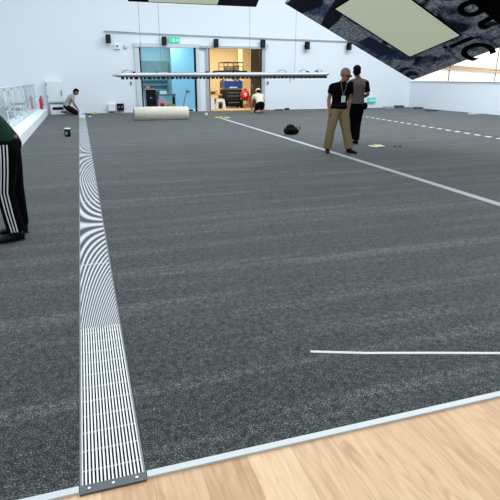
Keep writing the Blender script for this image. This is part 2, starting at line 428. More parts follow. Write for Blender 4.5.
# fire extinguisher on the kerb end
fe = thing('fire_extinguisher', 'red fire extinguisher standing on the far end of the white kerb', 'fire extinguisher', (-1.64, 23.7, 0.25))
bm = BM(); loft(bm, [((0, 0, 0), .06, .06), ((0, 0, .01), .068, .068), ((0, 0, .38), .068, .068), ((0, 0, .43), .05, .05), ((0, 0, .45), .02, .02)], 20); obj('cylinder_body', bm, M_red, fe, True)
bm = BM(); box(bm, -.02, .02, -.02, .02, .45, .49); box(bm, -.015, .10, -.012, .012, .49, .51); box(bm, -.015, .085, -.012, .012, .525, .54); obj('valve_handle', bm, M_black, fe)
bm = BM(); tube(bm, [(.02, 0, .47), (.08, 0, .44), (.10, 0, .3), (.085, 0, .14)], .011); obj('hose', bm, M_black, fe, True)

# white cabinet by the wall, left
wc = thing('wall_cabinet', 'tall white cabinet with dark slot at its foot, behind the kneeling worker', 'cabinet', (-1.02, 24.0, 0))
bm = BM(); box(bm, -.35, .33, -.14, .19, .50, 1.40, .01); obj('body', bm, M_white, wc)
bm = BM(); box(bm, -.32, .30, -.16, -.14, .54, 1.36, .005); d = obj('door', bm, mat('cabinet_door', (222, 230, 234), rough=.4), wc)
bm = BM(); box(bm, .22, .26, -.20, -.16, .80, 1.0, .004); obj('handle', bm, M_gray, d)
bm = BM()
for z in (1.2, .7):
    bm = BM(); box(bm, -.34, -.31, -.18, -.14, z, z+.10); obj('hinge', bm, M_gray, wc)
bm = BM(); box(bm, -.30, .26, -.10, .17, .42, .50); obj('ledge', bm, M_gray, wc)
bm = BM(); box(bm, -.28, .33, -.12, .19, .31, .42); box(bm, -.28, .33, -.12, .19, .006, .19); box(bm, -.28, -.2, -.12, .19, .19, .31); box(bm, .25, .33, -.12, .19, .19, .31); obj('plinth', bm, M_white, wc)
bm = BM(); box(bm, -.2, .25, -.05, .19, .19, .31); obj('slot', bm, M_black, wc)

# ------------------------------------------------------------------ wall fittings
# conduit
bm = BM(); tube(bm, [(1.2, 24.13, 3.40), (3.5, 24.13, 3.355), (6.1, 24.13, 3.315), (9, 24.13, 3.27), (12.4, 24.13, 3.23), (13.2, 24.13, 3.22)], 0.022)
tag(obj('conduit', bm, M_alu, None, True), 'thin pale conduit running level along the back wall above both doorways', 'conduit')
def speaker(x, z, label, tilt=0):
    t = thing('wall_speaker', label, 'speaker', (x, 24.05, z-0.20), R(tilt), 'black speakers along the back wall'); t.scale = (.86, .86, .86)
    bm = BM(); box(bm, -.12, .12, -.16, .04, 0, .40, .02); b = obj('cabinet', bm, M_black, t)
    bm = BM(); box(bm, -.10, .10, -.166, -.16, .03, .37, .002); obj('grille_cloth', bm, mat('speaker_cloth', (28, 29, 33), rough=.9), b)
    bm = BM(); box(bm, -.03, .03, .04, .15, .15, .22); obj('bracket', bm, M_darkm, t)
speaker(1.36, 3.12, 'leftmost black wall speaker, beside the square white sensor box')
speaker(3.76, 3.09, 'black wall speaker touching the green exit sign over the blue doorway')
speaker(6.13, 3.04, 'black wall speaker above the left corner of the warm lit doorway')
speaker(8.40, 3.06, 'black wall speaker above the right corner of the warm lit doorway')
speaker(10.66, 3.01, 'black wall speaker alone on bare wall above the right end of the batten', 25)
speaker(12.93, 3.02, 'rightmost black wall speaker, partly hidden by the hanging mottled panel', 20)

def sign(name, w, h, loc, label, arrow):
    t = thing(name, label, 'exit sign', loc)
    g = mat('exit_green', (70, 205, 175), rough=.5, emit=(70, 225, 190), estr=.35)
    bm = BM(); box(bm, -w/2, w/2, -.05, .04, 0, h, .008); b = obj('sign_case', bm, g, t)
    wm = mat('sign_white', (240, 250, 246), rough=.5, emit=(240, 255, 250), estr=.5)
    # running figure
    s = h
    bm = BM(); y0 = -.058
    ball(bm, (-.10*s, y0, .78*s), (.07*s, .006, .07*s))
    def stroke(a, b_, r): loft(bm, [((a[0]*s, y0, a[1]*s), r*s, .005), ((b_[0]*s, y0, b_[1]*s), r*s, .005)], 8)
    stroke((-.12, .68), (-.16, .42), .06); stroke((-.16, .42), (-.02, .28), .045); stroke((-.02, .28), (-.06, .10), .04)
    stroke((-.16, .42), (-.30, .26), .045); stroke((-.30, .26), (-.46, .26), .04); stroke((-.12, .64), (.06, .52), .035); stroke((-.12, .64), (-.32, .54), .035)
    obj('running_figure', bm, wm, t)
    bm = BM(); sx = arrow
    stroke((.35*sx, .5), (.75*sx, .5), .05); stroke((.75*sx, .5), (.58*sx, .68), .05); stroke((.75*sx, .5), (.58*sx, .32), .05)
    obj('arrow', bm, wm, t)
    bm = BM(); box(bm, -w/2-.01, w/2+.01, -.055, .045, h, h+.03); obj('top_frame', bm, M_alu, t)
sign('exit_sign', .50, .22, (4.21, 24.12, 2.99), 'lit green exit sign with running figure above the blue doorway', 1)
sign('exit_sign', .46, .20, (14.50, 24.13, .29), 'small green exit sign low on the back wall right of the men', 1)

def small(name, dims, loc, m, label, cat, bev=.005):
    bm = BM(); box(bm, -dims[0]/2, dims[0]/2, -dims[1]/2, dims[1]/2, 0, dims[2], bev); o = obj(name, bm, m); o.location = loc
    return tag(o, label, cat)
t = thing('sensor_box', 'square white sensor box on the wall right of the leftmost speaker', 'sensor', (1.72, 24.14, 2.70))
bm = BM(); box(bm, -.11, .11, -.05, .06, 0, .21, .01); obj('casing', bm, M_white, t)
bm = BM(); cyl(bm, (0, -.05, .11), (0, -.06, .11), .05); obj('lens', bm, M_gray, t)
bm = BM(); cyl(bm, (2.07, 24.2, 2.80), (2.07, 24.15, 2.80), .10, .09, 28)
tag(obj('round_detector', bm, mat('detector', (205, 212, 214)), None, True), 'round pale detector on the wall left of the blue doorway', 'detector')
small('switch', (.07, .05, .14), (2.20, 24.175, 1.22), M_gray, 'small grey switch on the wall under the batten, left of the blue doorway', 'switch')
small('switch', (.09, .05, .14), (8.73, 24.175, 1.20), M_gray, 'small grey switch on the wall under the batten, right of the warm doorway', 'switch')
small('switch', (.08, .05, .11), (8.72, 24.175, 2.95), M_white, 'small pale switch high on the wall right of the warm doorway', 'switch')
t = thing('junction_box', 'low white socket box fixed near the floor left of the carpet roll', 'box', (1.27, 24.1, .10))
bm = BM(); box(bm, -.155, .155, -.1, .1, 0, .31, .01); obj('casing', bm, M_white, t)
bm = BM(); box(bm, -.16, .16, -.105, .1, -.03, 0); obj('base', bm, M_gray, t)
t = thing('socket_panel', 'square black socket panel beside the low white box on the back wall', 'socket', (1.65, 24.1, .11))
bm = BM(); box(bm, -.15, .15, -.06, .1, 0, .30, .01); obj('casing', bm, M_black, t)
for k in range(2):
    bm = BM(); cyl(bm, (-.07+.14*k, -.06, .16), (-.07+.14*k, -.075, .16), .04); obj('outlet', bm, M_gray, t)

# ------------------------------------------------------------------ lighting batten
bt = thing('lighting_batten', 'long silver lighting batten with black clips hung across both doorways', 'batten', (0, 21, 0))
bm = BM()
loft(bm, [((1.20, 0, 1.585), .012, .012), ((1.45, 0, 1.60), .06, .07), ((1.75, 0, 1.61), .10, .095), ((10.2, 0, 1.655), .10, .095), ((10.36, 0, 1.68), .10, .07), ((10.42, 0, 1.70), .08, .04)], 12, ref=(0, 1, 0))
obj('tube_body', bm, M_alu, bt, True)
bm = BM()
k = 0; x = 1.55
while x < 10.2:
    z = 1.52 + (x-1.5)*.0055; w = random.choice((.08, .11, .14))
    box(bm, x, x+w, -.07, .07, z-.075, z+.01); x += w+.07
obj('socket_strip', bm, M_black, bt)['kind'] = 'stuff'
for x in (2.0, 2.9, 3.4, 4.9, 5.2, 6.0, 9.35, 9.8): 
    bm = BM(); z = 1.70+(x-1.5)*.0055; box(bm, x, x+random.uniform(.05, .14), -.06, .06, z-.01, z+.035, .004); obj('clip', bm, M_black, bt)
for x, n in ((1.6, 1), (8.0, 1), (9.0, 1), (9.7, 1)):
    z = 1.70+(x-1.5)*.0055
    bm = BM(); tube(bm, [(x, 0, z-.02), (x+.06, 0, z+.05), (x+.2, 0, z+.09), (x+.36, 0, z+.06), (x+.44, 0, z-.02)], .012, 6); obj('cable_loop', bm, M_black, bt, True)
bm = BM(); tube(bm, [(8.6, 0, 1.56), (8.62, 0, 1.46), (8.56, 0, 1.38), (8.66, 0, 1.34)], .012, 6); tube(bm, [(8.75, 0, 1.56), (8.72, 0, 1.46), (8.8, 0, 1.42)], .010, 6); obj('dangling_wire', bm, M_black, bt, True)
for x in (2.38, 3.12, 6.78, 8.80):
    bm = BM(); z = 1.68+(x-1.5)*.0055; tube(bm, [(x, 0, z), (x, 0, 9.0)], .008, 6); obj('suspension_cable', bm, M_gray, bt)

# ------------------------------------------------------------------ hanging mottled panels
def frame_matrix(P, A, B):
    A = Vector(A).normalized(); B = (Vector(B) - A*Vector(B).dot(A)).normalized(); N_ = A.cross(B)
    M = Matrix((A, B, N_)).transposed().to_4x4(); M.translation = Vector(P); return M

def text_mesh(s, size, M, parent, m, name, ext=.006, bold=.02):
    cu = bpy.data.curves.new('t', 'FONT'); cu.body = s; cu.size = size; cu.extrude = ext; cu.offset = bold
    t = bpy.data.objects.new('t', cu); C.objects.link(t)
    dg = bpy.context.evaluated_depsgraph_get(); dg.update()
    me = bpy.data.meshes.new_from_object(t.evaluated_get(dg)); bpy.data.objects.remove(t)
    me.transform(M); me.materials.clear(); me.materials.append(m); me.name = name
    o = bpy.data.objects.new(name, me); C.objects.link(o); o.parent = parent
    return o
M_cream = mat('cream_emissive_inset', (214, 220, 196), rough=.8, var=.03, scale=1.5, emit=(200, 210, 182), estr=.62)  # cream colour with emission of its own added
M_ink = mat('black_print', (5, 6, 8), rough=.95, spec=.05)

hp = thing('hanging_panel', 'large tilted mottled blue-grey hanging panel with black letters and cream rectangle', 'panel')
hp.matrix_world = frame_matrix((7.4586, 10.6474, 1.4622), (-0.91458, -0.16303, 0.37008), (0.28180, -0.91330, 0.29408))
# local: x = A (left, towards camera and up), y = B (right, towards camera and up), z = up side; underside z = 0
bm = BM(); box(bm, 0, 3.82, 0, 2.50, 0, .045); obj('board', bm, M_mottle, hp)
bm = BM(); box(bm, -.0, 3.82, 2.50, 3.4, -.004, .045); obj('black_border', bm, M_ink, hp)
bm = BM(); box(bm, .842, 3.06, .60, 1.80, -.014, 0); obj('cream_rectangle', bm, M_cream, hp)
bm = BM()
for a in ((.815, .842, .575, 1.825), (3.06, 3.085, .575, 1.825), (.842, 3.06, .575, .60), (.842, 3.06, 1.80, 1.825)): box(bm, a[0], a[1], a[2], a[3], -.02, 0)
obj('rectangle_frame', bm, M_ink, hp)
bm = BM()
for a in ((0, 3.82, -.01, .0), (-.01, 0, -.01, 2.5)): box(bm, a[0], a[1], a[2], a[3], -.004, .05)
obj('edge_trim', bm, M_ink, hp)
def letter(s, size, a, b_, rot=0):
    # reading direction is -A, letter tops towards +B, seen from below
    M = Matrix.Translation((a, b_, -.008)) @ Matrix(((-1, 0, 0, 0), (0, 1, 0, 0), (0, 0, -1, 0), (0, 0, 0, 1))) @ Matrix.Rotation(R(rot), 4, 'Z')
    text_mesh(s, size, M, hp, M_ink, 'printed_letter')
letter('p', .92, 2.25, 2.20, 0); letter('o', .92, 1.66, 2.20, 0); letter('t', .92, 1.02, 2.20, 8)
letter('I', .66, .70, 1.46, 0); letter('C', .84, .46, 1.44, 0)
bm = BM(); ball(bm, (.66, 1.34, -.004), (.05, .05, .008)); obj('printed_dot', bm, M_ink, hp)
# dark swatches printed along the left border
M_swatch = mat('dark_print', (24, 30, 44), rough=.9, var=.3, scale=8)
def poly(pts, z0, z1, m, name, parent):
    bm = BM(); lo = [bm.verts.new((x, y, z0)) for x, y in pts]; hi = [bm.verts.new((x, y, z1)) for x, y in pts]
    bm.faces.new(lo); bm.faces.new(hi[::-1]); n = len(pts)
    for k in range(n): bm.faces.new((lo[k], lo[(k+1) % n], hi[(k+1) % n], hi[k]))
    return obj(name, bm, m, parent)
poly([(3.80, .0), (3.80, .7), (3.45, .75), (3.28, .45), (3.40, .0)], -.005, -.001, M_swatch, 'dark_swatch', hp)
poly([(2.90, 0), (3.02, .25), (3.30, .95), (3.02, .95), (2.75, .40), (2.68, 0)], -.005, -.001, M_swatch, 'dark_swatch', hp)
poly([(1.95, .12), (1.95, .45), (1.05, .50), (1.25, .12)], -.005, -.001, mat('blue_print', (34, 52, 90), rough=.9, var=.35, scale=9), 'blue_swatch', hp)
Mh = hp.matrix_world
for a, b_ in ((.1, .1), (3.7, .1), (.1, 3.3), (3.7, 3.3)):
    p = Mh @ Vector((a, b_, .04)); inv = Mh.inverted()
    bm = BM(); loft(bm, [(inv @ p, .008, .008), (inv @ Vector((p.x, p.y, 9.0)), .008, .008)], 6); obj('suspension_cable', bm, M_darkm, hp)

hp2 = thing('hanging_panel', 'smaller dark hanging panel with cream inset at the top middle of the photo', 'panel')
hp2.matrix_world = frame_matrix((3.7885, 11.2937, 2.9492), (-1, 0, 0), (0, -0.87168, 0.49008))
bm = BM(); box(bm, 0, 2.70, 0, 1.6, 0, .04); obj('board', bm, M_ink, hp2)
bm = BM(); box(bm, 0.02, .86, 0.02, 1.5, -.006, 0); obj('mottled_border', bm, mat('dark_speckle', (22, 24, 34), rough=.9, var=.7, scale=30), hp2)
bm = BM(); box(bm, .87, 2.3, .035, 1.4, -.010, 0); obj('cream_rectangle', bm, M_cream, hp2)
Mh = hp2.matrix_world
for a, b_ in ((.1, .1), (2.6, .1), (.1, 1.5), (2.6, 1.5)):
    p = Mh @ Vector((a, b_, .035)); inv = Mh.inverted()
    bm = BM(); loft(bm, [(inv @ p, .006, .006), (inv @ Vector((p.x, p.y, 9.0)), .006, .006)], 6); obj('suspension_cable', bm, M_darkm, hp2)

# beige handrails on the far wall
for k, (z0, z1, lab) in enumerate(((2.42, 2.00, 'upper beige handrail running slightly downhill on the bright far wall'), (2.20, 1.80, 'lower beige handrail just under its twin on the bright far wall'))):
    bm = BM(); tube(bm, [(25.5, 33.9, z0+.05), (34, 33.9, z1), (44, 33.9, z1-.45)], .06); tag(obj('handrail', bm, mat('beige_rail', (206, 176, 146)), None, True), lab, 'handrail', 'beige handrails beyond the parapet')

# ------------------------------------------------------------------ carpet roll
cr = thing('carpet_roll', 'thick rolled-up beige carpet lying before the blue doorway', 'carpet roll', (2.75, 19.25, .006), R(-1))
M_roll = mat('beige_carpet_back', (196, 192, 178), rough=.9, var=.16, scale=9, bump=.4)
bm = BM(); loft(bm, [((-.97+.0, 0, .25), .225, .225), ((-.95, 0, .25), .245, .245), ((-.3, 0, .252), .25, .25), ((.4, 0, .25), .247, .247), ((1.0, 0, .245), .243, .243), ((1.02, 0, .245), .225, .225)], 32, ref=(0, 1, 0)); obj('roll_body', bm, M_roll, cr, True)
for s in (-.975, 1.025):
    bm = BM()
    pts = []
    for k in range(70):
        a = k*.42; r = .03+.19*k/70
        pts.append((s, r*math.cos(a), .25+r*math.sin(a)))
    tube(bm, pts, .006, 5); obj('rolled_edge', bm, M_gray, cr)
bm = BM(); box(bm, -.95, 1.0, -.30, -.05, 0.0, .012); obj('loose_flap', bm, M_gray, cr)

# ------------------------------------------------------------------ blue doorway: store room
t = thing('flight_case', 'tall black equipment case standing inside the blue doorway', 'case', (3.12, 24.9, -.012))
bm = BM(); box(bm, -.24, .24, -.18, .25, .05, 1.0, .01); obj('body', bm, M_black, t)
bm = BM(); box(bm, -.26, .26, -.2, .27, 1.0, 1.03); box(bm, -.26, -.235, -.2, -.17, .05, 1.0); obj('edge_profile', bm, M_alu, t)
bm = BM(); box(bm, -.05, .05, -.195, -.18, .6, .66); obj('badge', bm, M_gray, t)
for sx in (-.18, .18):
    for sy in (-.12, .18):
        bm = BM(); cyl(bm, (sx-.015, sy, .035), (sx+.015, sy, .035), .035); obj('castor', bm, M_gray, t)
t = thing('tool_bundle', 'small orange and dark bundle on top of the black equipment case', 'bundle', (3.08, 24.9, 1.018))
bm = BM(); ball(bm, (-.05, 0, .06), (.11, .08, .06)); obj('cloth', bm, mat('orange_cloth', (214, 112, 84)), t, True)
bm = BM(); ball(bm, (.08, 0, .05), (.07, .06, .05)); obj('dark_item', bm, M_darkm, t, True)
t = thing('work_table', 'dark framed work table with cluttered top inside the blue doorway', 'table', (3.98, 25.9, -.012))
bm = BM(); box(bm, -.46, .46, -.3, .3, .70, .76); obj('tabletop', bm, mat('table_top_grey', (70, 84, 88)), t)
for sx in (-.42, .38):
    for sy in (-.26, .22):
        bm = BM(); box(bm, sx, sx+.05, sy, sy+.05, 0, .70); obj('leg', bm, M_black, t)
bm = BM(); box(bm, .3, .43, -.28, -.24, .1, .62); obj('side_brace', bm, M_black, t)
small('clear_box', (.34, .22, .15), (3.86, 25.85, .749), mat('clear_teal', (190, 226, 226), rough=.3), 'pale translucent box on the work table in the blue room', 'box')
small('paint_can', (.09, .09, .13), (3.58, 25.8, .749), M_darkm, 'small dark can at the left end of the work table', 'can', .02)
t = thing('carton', 'pink and dark red carton under the work table in the blue room', 'carton', (3.74, 25.6, -.012))
bm = BM(); box(bm, -.19, .19, -.16, .16, 0, .52); obj('body', bm, mat('pink_card', (190, 130, 142)), t)
bm = BM(); box(bm, -.10, .10, -.165, -.16, .05, .35); obj('dark_label', bm, mat('dark_red', (104, 22, 40)), t)
small('sack', (.38, .3, .30), (4.22, 25.75, -.012), mat('olive_sack', (128, 128, 74), bump=.5, scale=14), 'olive sack on the floor below the right end of the work table', 'sack', .06)
# dividing band, ledges at the back of the blue room
bm = BM(); box(bm, 2.36, 4.42, 27.3, 27.6, 1.72, 2.32)
for k in range(5): box(bm, 2.5+.4*k, 2.52+.4*k, 27.28, 27.3, 1.72, 2.32)
tag(obj('wall_rack', bm, mat('teal_grey_rack', (128, 160, 162), var=.2, scale=5)), 'teal-grey slatted rack high on the rear wall of the blue room', 'rack')
for k, z in enumerate((1.38, 1.14, .90)):
    bm = BM(); box(bm, 2.36, 4.40, 27.2, 27.6, z, z+.05)
    for x in (2.45, 4.3): box(bm, x, x+.04, 27.22, 27.6, z-.10, z)
    tag(obj('shelf', bm, mat('shelf_teal', (96, 150, 164))), ('topmost', 'middle', 'lowest')[k] + ' of the three thin teal shelves on the rear wall of the blue room', 'shelf', 'thin shelves in the blue room')
t = thing('light_stand', 'thin black leaning stand at the right inside the blue doorway', 'stand', (4.62, 25.0, -.012))
bm = BM(); tube(bm, [(0, 0, .02), (.17, 0, .62), (.30, 0, .98)], .013); obj('pole', bm, M_black, t)
for a in (0, 2.1, 4.2):
    bm = BM(); tube(bm, [(.06, 0, .22), (.06+.17*math.cos(a), .17*math.sin(a), .012)], .009); obj('leg', bm, M_black, t)
bm = BM(); tube(bm, [(.2, 0, .86), (.42, 0, .92)], .02); tube(bm, [(.22, 0, .98), (.38, 0, .80)], .012); obj('head', bm, M_black, t)
small('cable_box', (.3, .2, .07), (4.95, 24.75, -.012), M_black, 'flat black box on the floor at the right foot of the blue doorway', 'box', .02)

# ------------------------------------------------------------------ warm doorway: scissor lift and stores
M_lblue = mat('lift_blue', (26, 74, 156), rough=.4)
t = thing('scissor_lift', 'blue and black scissor lift with railed platform in the warm doorway', 'lift', (7.5, 26.3, -.012))
bm = BM(); box(bm, -.50, .50, -.4, .7, .10, .44, .02); obj('chassis', bm, M_black, t)
bm = BM(); box(bm, -.47, .47, -.36, .7, .50, .95, .02); box(bm, -.36, .36, -.37, .65, .44, .50); obj('battery_housing', bm, mat('housing', (18, 19, 22)), t)
for z in (.3, .62, .78):
    bm = BM(); box(bm, -.30, .30, -.412 if z < .5 else -.372, -.40 if z < .5 else -.36, z, z+.03); obj('vent', bm, M_gray, t)
for sx in (-.52, .42):
    for sy in (-.25, .5):
        bm = BM(); cyl(bm, (sx, sy, .13), (sx+.1, sy, .13), .13); obj('wheel', bm, M_black, t)
bm = BM(); box(bm, -.48, .5, -.34, .6, .98, 1.36, .02); obj('mast_cover', bm, M_lblue, t)
bm = BM(); box(bm, -.2, .2, -.346, -.34, 1.02, 1.08); obj('cover_stripe', bm, M_white, t)
bm = BM()
for s in (-1, 1):
    for yy in (-.28, .5):
        bm = BM(); loft(bm, [((-.42*s, yy, 1.36), .03, .02), ((.42*s, yy, 1.76), .03, .02)], 8); obj('scissor_arm', bm, M_lblue, t)
bm = BM(); box(bm, -.38, -.05, -.35, .0, 1.37, 1.50); obj('control_box', bm, M_white, t)
bm = BM(); box(bm, -.78, .70, -.45, .7, 1.76, 1.87, .01); obj('platform', bm, M_black, t)
bm = BM()
for sx in (-.50, -.02, .5):
    for yy in (-.40, .6): tube(bm, [(sx, yy, 1.87), (sx, yy, 2.26)], .02)
for yy in (-.40, .6):
    tube(bm, [(-.5, yy, 2.26), (.5, yy, 2.26)], .022); tube(bm, [(-.5, yy, 2.06), (.5, yy, 2.06)], .014)
for sx in (-.5, .5): tube(bm, [(sx, -.4, 2.26), (sx, .6, 2.26)], .022)
obj('guard_rail', bm, M_darkm, t)
bm = BM(); box(bm, -.3, .1, -.1, .3, 1.87, 2.08, .02); box(bm, .15, .4, -.1, .2, 1.87, 2.15, .02); obj('tool_tray', bm, mat('tray_mixed', (126, 112, 96), var=.4, scale=6), t)
t = thing('red_sack', 'bulging red sack with white mark beside the scissor lift', 'sack', (8.0, 25.6, -.012))
bm = BM(); ball(bm, (0, 0, .68), (.25, .2, .27)); loft(bm, [((0, 0, .88), .06, .06), ((.02, 0, 1.0), .09, .09)], 12); obj('sack_body', bm, M_red, t, True)
bm = BM(); ball(bm, (-.02, -.19, .70), (.08, .02, .10)); obj('white_mark', bm, M_white, t, True)
bm = BM()
for sx in (-.14, .14):
    for sy in (-.1, .1): box(bm, sx-.015, sx+.015, sy-.015, sy+.015, 0.0, .5)
box(bm, -.17, .17, -.13, .13, .42, .46)
obj('stand', bm, M_darkm, t)
small('red_canister', (.20, .2, .62), (8.24, 25.3, .03), M_red, 'narrow red canister right of the bulging red sack', 'canister', .04)
small('cardboard_box', (.28, .25, .22), (7.98, 25.15, .03), mat('brown_card', (150, 104, 62)), 'low brown cardboard box in front of the red sack', 'box')
small('timber_offcut', (.5, .2, .06), (8.02, 24.85, .03), mat('timber', (196, 156, 100)), 'flat timber offcut on the threshold near the kneeling worker', 'timber')
# open dark door leaf
t = thing('door_leaf', 'dark brown open door leaf at the right side of the warm doorway', 'door', (8.14, 25.0, -.012))
bm = BM(); box(bm, 0, .50, 0, .06, 0, 2.9); obj('leaf', bm, mat('dark_brown_leaf', (70, 54, 38), rough=.5), t)
bm = BM(); tube(bm, [(.05, 0, 1.0), (.05, -.06, 1.02), (.05, -.06, 1.18), (.05, 0, 1.2)], .012); obj('handle', bm, M_alu, t)
bm = BM(); box(bm, 8.22, 8.44, 27.4, 27.5, -.012, 3.3)
tag(obj('plywood_panel', bm, mat('pale_plywood', (240, 220, 180))), 'tall pale plywood panel between the lift and the dark door leaf', 'panel')
t = thing('workbench', 'cluttered timber workbench left of the scissor lift', 'workbench', (6.65, 26.5, -.012))
bm = BM(); box(bm, -.5, .32, -.3, .3, .66, .72); obj('bench_top', bm, mat('bench_timber', (214, 178, 112)), t)
bm = BM(); box(bm, -.48, .3, -.28, .28, .25, .29); obj('lower_shelf', bm, mat('bench_timber_dark', (120, 92, 60)), t)
for sx in (-.47, .25):
    for sy in (-.27, .21):
        bm = BM(); box(bm, sx, sx+.06, sy, sy+.06, 0, .66); obj('leg', bm, mat('bench_leg', (84, 64, 44)), t)
for k, (dx, w, h, c, lab) in enumerate(((-.36, .16, .24, (240, 214, 150), 'cream tub at the left end of the workbench'), (-.14, .2, .14, (90, 70, 50), 'dark brown tray in the middle of the workbench'), (.12, .18, .2, (236, 220, 180), 'pale carton at the right end of the workbench'))):
    small('bench_item', (w, .2, h), (6.65+dx, 26.35, .708), mat('bench_item_%s' % 'abc'[k], c), lab, 'container')
for k, dx in enumerate((-.3, 0)):
    small('storage_tin', (.2, .2, .2), (6.65+dx, 26.4, .278), mat('tin_%s' % 'ab'[k], ((120, 60, 40), (60, 50, 44))[k]), ('rust coloured', 'dark grey')[k]+' tin on the lower shelf of the workbench', 'tin', .03)
# white plastic stool
t = thing('plastic_stool', 'white plastic step stool just inside the warm doorway', 'stool', (6.50, 24.85, .03))
bm = BM(); box(bm, -.17, .17, -.14, .14, .46, .50, .012); obj('seat', bm, M_white, t)
for s in (-1, 1):
    for q in (-1, 1):
        bm = BM(); loft(bm, [((.21*s, .16*q, 0), .035, .03), ((.15*s, .11*q, .46), .04, .03)], 8); obj('leg', bm, M_white, t)
bm = BM(); box(bm, -.16, .16, -.13, -.11, .36, .46); obj('front_apron', bm, M_white, t)
small('white_board', (.20, .05, .54), (6.07, 24.75, .03), M_white, 'narrow white board standing left of the plastic stool', 'board')
t = thing('strip_light', 'warm strip light under the ceiling of the right doorway room', 'lamp', (7.2, 26.6, 3.37))
bm = BM(); box(bm, -.6, .6, -.06, .06, 0.02, .08); obj('housing', bm, M_white, t)
bm = BM(); box(bm, -.58, .58, -.04, .04, 0, .02); obj('diffuser', bm, mat('warm_glow', (255, 230, 180), emit=(255, 225, 170), estr=6), t)

# ------------------------------------------------------------------ things on the carpet
t = thing('backpack', 'slumped black bag on the carpet behind the pale tape, left of the men', 'bag', (5.48, 13.2, .006), R(-8))
bm = BM(); ball(bm, (0, 0, .11), (.20, .14, .11), sub=3); ball(bm, (.10, -.03, .10), (.11, .12, .09), sub=3); ball(bm, (-.02, .02, .19), (.13, .1, .09), sub=3); ball(bm, (-.14, -.02, .08), (.08, .1, .07), sub=3)
fuse('bag_body', bm, mat('black_nylon', (7, 7, 9), spec=.1, rough=.85, bump=.6, scale=25), t, .012, 2)
bm = BM(); tube(bm, [(-.16, -.08, .18), (-.22, -.12, .20), (-.24, -.1, .12), (-.18, -.08, .08)], .014); tube(bm, [(.1, -.1, .2), (.2, -.1, .22), (.23, -.08, .14)], .014); obj('strap', bm, M_black, t, True)
t = thing('paint_tin', 'small dark tin with white lid on the carpet left of the grille', 'tin', (-.44, 14.6, .006))
bm = BM(); loft(bm, [((0, 0, 0), .075, .075), ((0, 0, .20), .08, .08)], 24); obj('body', bm, M_black, t, True)
bm = BM(); loft(bm, [((0, 0, .20), .083, .083), ((0, 0, .225), .083, .083)], 24); obj('lid', bm, M_white, t, True)
bm = BM(); box(bm, -.05, .0, -.083, -.07, .05, .14); obj('label_patch', bm, M_gray, t)
t = thing('paper_sheet', 'crumpled white and yellow paper lying on the carpet right of the men', 'paper', (6.36, 10.2, .006))
def crumple(bm, w, h, n, amp):
    g = [[bm.verts.new((-w/2+w*i/n+random.uniform(-.02, .02), -h/2+h*j/n+random.uniform(-.02, .02), random.uniform(.002, amp))) for j in range(n+1)] for i in range(n+1)]
    for i in range(n):
        for j in range(n): bm.faces.new((g[i][j], g[i+1][j], g[i+1][j+1], g[i][j+1]))
bm = BM(); crumple(bm, .30, .26, 5, .03); obj('white_sheet', bm, M_white, t)
bm = BM(); crumple(bm, .14, .14, 4, .05); bmesh.ops.translate(bm, vec=(.02, .03, .012), verts=bm.verts); obj('yellow_sheet', bm, M_yellow, t)
def scrap(x, y, w, d, h, m, label, cat, name, rz=0):
    bm = BM(); box(bm, -w/2, w/2, -d/2, d/2, 0, h, min(.008, h/3)); o = obj(name, bm, m); o.location = (x, y, .006); o.rotation_euler = (0, 0, R(rz)); return tag(o, label, cat)
scrap(6.76, 10.05, .05, .05, .02, M_black, 'left of two tiny black scraps on the carpet right of the paper', 'scrap', 'scrap')
scrap(6.87, 10.03, .04, .05, .02, M_black, 'right of two tiny black scraps on the carpet right of the paper', 'scrap', 'scrap')
scrap(5.12, 19.9, .36, .10, .03, M_yellow, 'yellow strap at the far end of the long pale tape', 'strap', 'yellow_strap', 15)
scrap(5.42, 19.7, .22, .2, .025, mat('pale_yellow', (214, 200, 110)), 'pale yellow pad beside the strap at the far tape end', 'pad', 'yellow_pad', -20)
scrap(5.02, 21.6, .10, .10, .09, M_white, 'small white cup near the threshold of the warm doorway', 'cup', 'cup')
t = thing('utility_knife', 'dark knife with cable lying right of the kneeling worker by the back wall', 'tool', (.20, 23.6, .006))
bm = BM(); tube(bm, [(-.22, 0, .02), (-.1, .03, .025), (.05, -.02, .02), (.18, .03, .02)], .02); obj('grip', bm, M_black, t, True)
bm = BM(); box(bm, .16, .28, -.01, .01, .01, .03); obj('blade', bm, M_alu, t)
scrap(.53, 23.75, .14, .10, .09, M_yellow, 'yellow tape measure near the back wall, left side', 'tape measure', 'tape_measure')
scrap(.27, 21.9, .10, .08, .04, M_white, 'small white scrap on the carpet right of the grille head', 'scrap', 'scrap')
scrap(8.42, 23.4, .25, .12, .06, mat('green_cloth', (110, 128, 70)), 'olive rag on the floor right of the worker at the warm doorway', 'rag', 'rag')
scrap(9.15, 23.7, .40, .12, .05, M_black, 'long black tool on the floor by the wall, right of the olive rag', 'tool', 'hand_tool', 4)
scrap(9.65, 23.9, .22, .12, .09, M_darkm, 'dark block by the wall at the right end of the tools', 'block', 'block')
scrap(15.25, 23.6, .55, .3, .08, mat('grey_pad', (150, 154, 156)), 'pale grey pad by the back wall under the small exit sign', 'pad', 'pad', 5)
scrap(16.0, 23.8, .5, .2, .12, mat('olive_dark', (60, 70, 62)), 'dark green block in the far right corner by the back wall', 'block', 'block')
scrap(16.35, 22.6, .4, .3, .09, mat('olive_dark2', (70, 78, 72)), 'dark green block at the foot of the parapet near the corner', 'block', 'block')
scrap(15.9, 20.9, .62, .14, .05, M_darkm, 'dark bar lying on the carpet near the parapet', 'bar', 'bar', 4)
scrap(16.2, 18.4, .5, .3, .05, mat('light_pad', (186, 190, 192)), 'pale flat offcut at the parapet foot near the right edge of the photo', 'offcut', 'offcut', 10)
